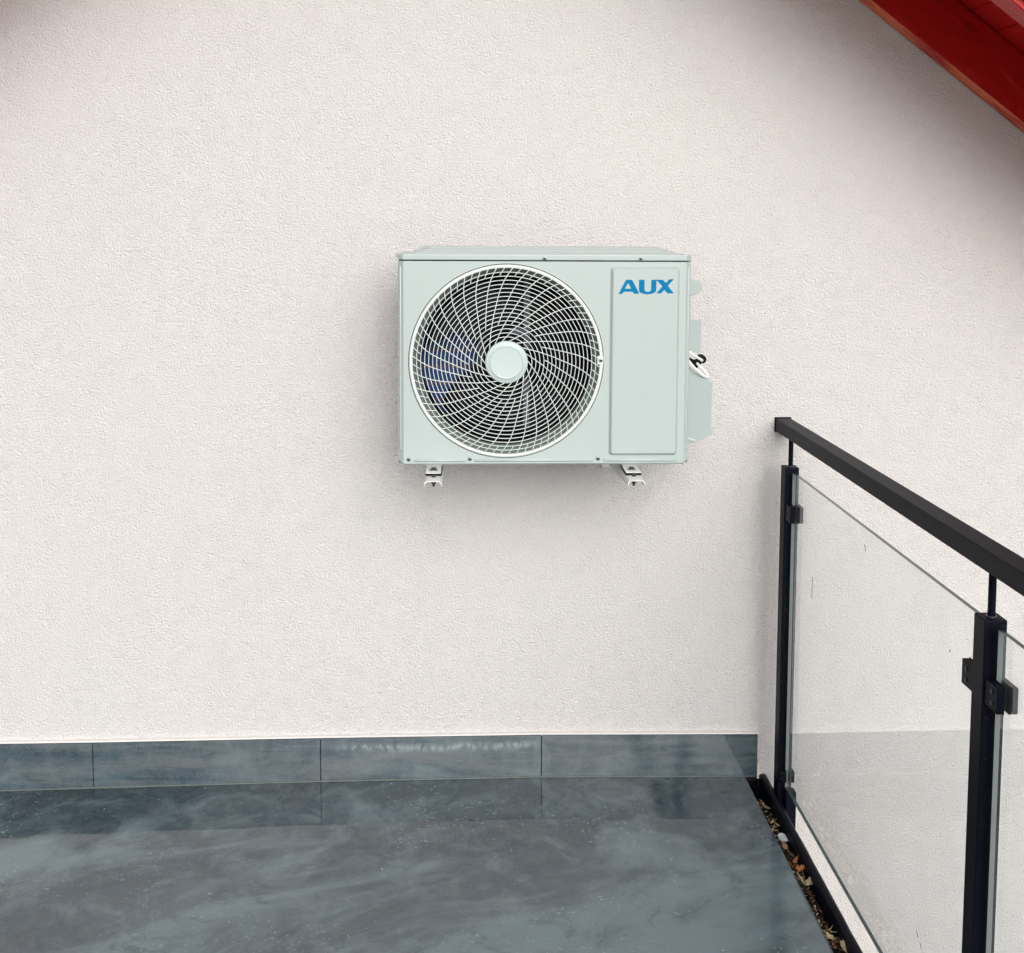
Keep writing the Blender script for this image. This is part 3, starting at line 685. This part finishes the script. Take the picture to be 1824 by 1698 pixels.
# screw tab on the grille's right
bm = bmesh.new(); box(bm, 0.3000, 0.3140, F - 0.0040, F - 0.0015, 1.1838, 1.2035)
sub(finish(bm, 'screw_tab', M['plastic'], gri, bevel=0.001))
def screw(x, y, z, parent=ac, r=0.0048):
    bm = bmesh.new(); lathe(bm, [(r, y + 0.001), (r, y - 0.0010), (r * 0.85, y - 0.0022), (r * 0.5, y - 0.0025), (r * 0.42, y - 0.0012), (0, y - 0.0010)], (x, 0, z), 1, 20)
    s_ = finish(bm, 'screw', M['zinc'], parent, smooth=False)
    if parent is not ac: sub(s_)
    bm = bmesh.new(); box(bm, x - r * .62, x + r * .62, y - 0.0028, y - 0.0016, z - r * .17, z + r * .17); box(bm, x - r * .17, x + r * .17, y - 0.0029, y - 0.0017, z - r * .62, z + r * .62)
    s2 = finish(bm, 'screw_slot', M['dark']); s2.parent = s_
for x, z in ((0.1773, 1.4262), (0.3966, 1.4262)): screw(x, F - 0.0028, z)
for x, z in ((-0.1314, 0.9642), (0.0088, 0.9650), (0.3041, 0.9652)): screw(x, F, z)
screw(0.3075, F - 0.0040, 1.1935)
# service panel with the lettering
bm = bmesh.new()
def rr(x0, x1, z0, z1, r, n=6):
    out = []
    for cx_, cz_, a0 in ((x1 - r, z0 + r, -90), (x1 - r, z1 - r, 0), (x0 + r, z1 - r, 90), (x0 + r, z0 + r, 180)):
        for i in range(n + 1):
            a = math.radians(a0 + 90 * i / n); out.append((cx_ + r * math.cos(a), cz_ + r * math.sin(a)))
    return out
lv = [(0.0, F - 0.0004, 0.0075), (0.0006, F - 0.0020, 0.0073), (0.0044, F - 0.0088, 0.0062), (0.0060, F - 0.0100, 0.0058)]
A = None
for ins, y, r in lv:
    row = [bm.verts.new((x, y, z)) for x, z in rr(0.3287 + ins, 0.4868 - ins, 0.9735 + ins, 1.4072 - ins * 1.35, r)]
    if A:
        for i in range(len(row)): bm.faces.new((A[i], A[(i + 1) % len(row)], row[(i + 1) % len(row)], row[i]))
    A = row
bm.faces.new(A)
sp = finish(bm, 'service_panel', M['body'], ac)
s0 = 1 / 13.03; LA, LB = (0.3456, 1.3802), 0.001283 * 1.0
def LP(u, v):       # lettering outline, measured on the panel
    return (0.3458 + (u - 280) * s0 * 0.001272, 1.3789 - (v - 342) * s0 * 0.001272)
Aout = [(280, 675), (447, 350), (458, 344), (585, 344), (600, 352), (765, 665), (640, 668), (612, 622), (400, 622), (372, 672)]
Ahole = [(504, 418), (428, 552), (575, 552)]
U_ = [(757, 342), (886, 342), (886, 560), (890, 585), (905, 605), (930, 618), (965, 623), (1000, 617), (1025, 605), (1042, 580), (1044, 365), (1052, 348), (1075, 340), (1305, 340), (1392, 412), (1462, 328), (1572, 328), (1434, 480), (1576, 657), (1430, 660), (1352, 574), (1276, 658), (1166, 658), (1306, 496), (1184, 366), (1164, 366), (1165, 560), (1160, 600), (1140, 630), (1100, 655), (1040, 674), (965, 682), (890, 676), (830, 660), (785, 636), (765, 610), (758, 580)]
ly = F - 0.0100
bm = bmesh.new()
def letter(outl, holes=()):
    loops = [[LP(*p) for p in outl]] + [[LP(*p) for p in h] for h in holes]
    flat = [p for l in loops for p in l]
    top = [bm.verts.new((p[0], ly - 0.0006, p[1])) for p in flat]; bot = [bm.verts.new((p[0], ly - 0.00005, p[1])) for p in flat]
    for t in tessellate_polygon([[Vector((p[0], p[1], 0)) for p in l] for l in loops]):
        bm.faces.new([top[i] for i in t])
    k0 = 0
    for l in loops:
        for i in range(len(l)):
            a, b = k0 + i, k0 + (i + 1) % len(l); bm.faces.new((top[a], top[b], bot[b], bot[a]))
        k0 += len(l)
letter(Aout, [Ahole]); letter(U_)
sub(finish(bm, 'logo', M['logo'], sp))
# right side: handle, gland plate, valve cover, cables, grommet
bm = bmesh.new(); prism(bm, [(0.5155, 1.3800), (0.5330, 1.3775), (0.5480, 1.3720), (0.5535, 1.3670), (0.5555, 1.3600), (0.5550, 1.3520), (0.5510, 1.3470), (0.5400, 1.3400), (0.5155, 1.3330)], 1, -0.325, -0.275)
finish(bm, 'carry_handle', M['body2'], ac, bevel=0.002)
bm = bmesh.new(); prism(bm, [(0.5155, 1.2790), (0.5570, 1.2780), (0.5606, 1.2750), (0.5600, 1.2112), (0.5550, 1.1970), (0.5300, 1.2080), (0.5155, 1.2080)], 1, -0.300, -0.297)
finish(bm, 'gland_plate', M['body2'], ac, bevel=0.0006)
bm = bmesh.new()
prism(bm, [(0.5155, 1.1660), (0.5357, 1.1570), (0.5863, 1.1301), (0.5888, 1.1270), (0.5888, 1.0020), (0.5604, 0.9880), (0.5450, 0.9815), (0.5155, 0.9815)], 1, -0.300, -0.190)
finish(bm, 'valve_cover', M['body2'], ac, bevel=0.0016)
bm = bmesh.new(); prism(bm, [(0.5158, 0.9965), (0.5360, 0.9935), (0.5500, 0.9890), (0.5500, 0.9868), (0.5360, 0.9912), (0.5158, 0.9942)], 1, -0.303, -0.2995)
finish(bm, 'cover_lip', M['plastic'], ac)
bm = bmesh.new(); lathe(bm, [(0.0035, -0.262), (0.0095, -0.264), (0.0105, -0.250), (0.0105, -0.235), (0.0035, -0.235)], (0.5720, 0, 1.1790), 1, 24)
finish(bm, 'cable_gland', M['rubber'], ac, smooth=True)
bm = bmesh.new(); tube(bm, [(0.516, -0.262, 1.172), (0.535, -0.262, 1.172), (0.552, -0.26, 1.166), (0.562, -0.25, 1.170), (0.570, -0.245, 1.178)], [0.013, 0.0135, 0.012, 0.010, 0.008], 12)
finish(bm, 'black_conduit', M['rubber'], ac, smooth=True)
def bez(p, n=24):
    out = []; P = [Vector(p[0])] + [Vector(q) for q in p] + [Vector(p[-1])]
    for i in range(1, len(P) - 2):
        for j in range(n // 2):
            t = j / (n // 2); a, b, c, d = P[i - 1], P[i], P[i + 1], P[i + 2]
            out.append(0.5 * ((2 * b) + (-a + c) * t + (2 * a - 5 * b + 4 * c - d) * t * t + (-a + 3 * b - 3 * c + d) * t ** 3))
    out.append(P[-2]); return out
for pts in ([(0.516, -0.30, 1.2130), (0.532, -0.302, 1.2010), (0.552, -0.295, 1.1880), (0.5655, -0.285, 1.1800), (0.568, -0.268, 1.1770)],
            [(0.516, -0.30, 1.2030), (0.528, -0.31, 1.1820), (0.545, -0.312, 1.1620), (0.562, -0.308, 1.1480), (0.576, -0.302, 1.1410), (0.5785, -0.295, 1.1440), (0.572, -0.288, 1.1540), (0.562, -0.282, 1.1640), (0.556, -0.275, 1.1720)],
            [(0.516, -0.29, 1.1760), (0.532, -0.29, 1.1680), (0.546, -0.288, 1.1580), (0.556, -0.285, 1.1500)]):
    bm = bmesh.new(); tube(bm, bez(pts), 0.0034, 10)
    finish(bm, 'power_cable', M['cable'], ac, smooth=True)
# feet of the unit
for cx_ in (-0.0738, 0.3800):
    bm = bmesh.new()
    prism(bm, [(-0.30, 0.9508), (-0.374, 0.9508), (-0.381, 0.9434), (-0.4490, 0.9434), (-0.4490, 0.9416), (-0.379, 0.9416), (-0.372, 0.9488), (-0.30, 0.9488)], 0, cx_ - 0.0172, cx_ + 0.0172)
    ft = finish(bm, 'foot', M['bracket'], ac, bevel=0.0012)
    bm = bmesh.new(); lathe(bm, [(0.0020, 0.9436), (0.0100, 0.9436), (0.0100, 0.9446), (0.0020, 0.9446)], (cx_, -0.4180, 0), 2, 24, False); sub(finish(bm, 'washer', M['zinc'], ft))
    bm = bmesh.new(); cyl(bm, (cx_, -0.4180, 0), 0.0056, 0.9447, 0.9490, 2, 6); sub(finish(bm, 'nut', M['bolt'], ft))

# ------------------------------------------------------------ wall brackets
def bracket(cx_, label):
    b = empty('wall_bracket', (cx_, -0.01, 0.90), label, 'bracket', 'brackets carrying the air conditioner')
    bm = bmesh.new()
    # arm: open-bottomed channel, deeper towards the wall
    W2, T_ = 0.0195, 0.0018
    rows = []
    for y in (-0.012, -0.10, -0.20, -0.30, -0.40, -0.5000):
        t = (-y - 0.012) / 0.488
        dep = 0.046 - 0.034 * t; zt_ = 0.9360
        prf = []
        for s_ in (1,):
            o_ = [(-W2, zt_ - dep), (-W2, zt_ - 0.0075)] + [(-W2 + 0.0075 - 0.0075 * math.cos(a), zt_ - 0.0075 + 0.0075 * math.sin(a)) for a in (PI / 6, PI / 3, PI / 2)]
            o_ += [(-p[0], p[1]) for p in reversed(o_)]
            i_ = [(p[0] * (W2 - T_) / W2, p[1] - (T_ if abs(p[0]) < W2 - 0.001 else 0)) for p in o_]
            prf = o_ + i_[::-1]
        rows.append([bm.verts.new((cx_ + p[0], y, p[1])) for p in prf])
    n2_ = len(rows[0])
    for A, B in zip(rows, rows[1:]):
        for i in range(n2_): bm.faces.new((A[i], A[(i + 1) % n2_], B[(i + 1) % n2_], B[i]))
    for row in (rows[0], rows[-1]):
        h_ = n2_ // 2
        for i in range(h_ - 1): bm.faces.new((row[i], row[i + 1], row[n2_ - 2 - i], row[n2_ - 1 - i]))
    finish(bm, 'bracket_arm', M['bracket'], b, smooth=False)
    bm = bmesh.new(); box(bm, cx_ - 0.019, cx_ + 0.019, -0.0115, -0.001, 0.86, 1.36)
    finish(bm, 'wall_plate', M['bracket'], b, bevel=0.002)
    bm = bmesh.new(); box(bm, cx_ - 0.0185, cx_ + 0.0185, -0.4490, -0.370, 0.9363, 0.9413)
    finish(bm, 'rubber_mount', M['rubber'], b, bevel=0.0022)
    bm = bmesh.new(); cyl(bm, (cx_, -0.4570, 0), 0.0045, 0.9362, 0.9405, 2, 12); cyl(bm, (cx_, -0.457, 0), 0.0030, 0.9150, 0.9340, 2, 12); cyl(bm, (cx_, -0.457, 0), 0.0052, 0.9205, 0.9255, 2, 6)
    finish(bm, 'mount_bolt', M['bolt'], b)
bracket(-0.0728, 'white wall bracket arm under the fan side of the air conditioner')
bracket(0.3797, 'white wall bracket arm under the lettered panel side of the air conditioner')
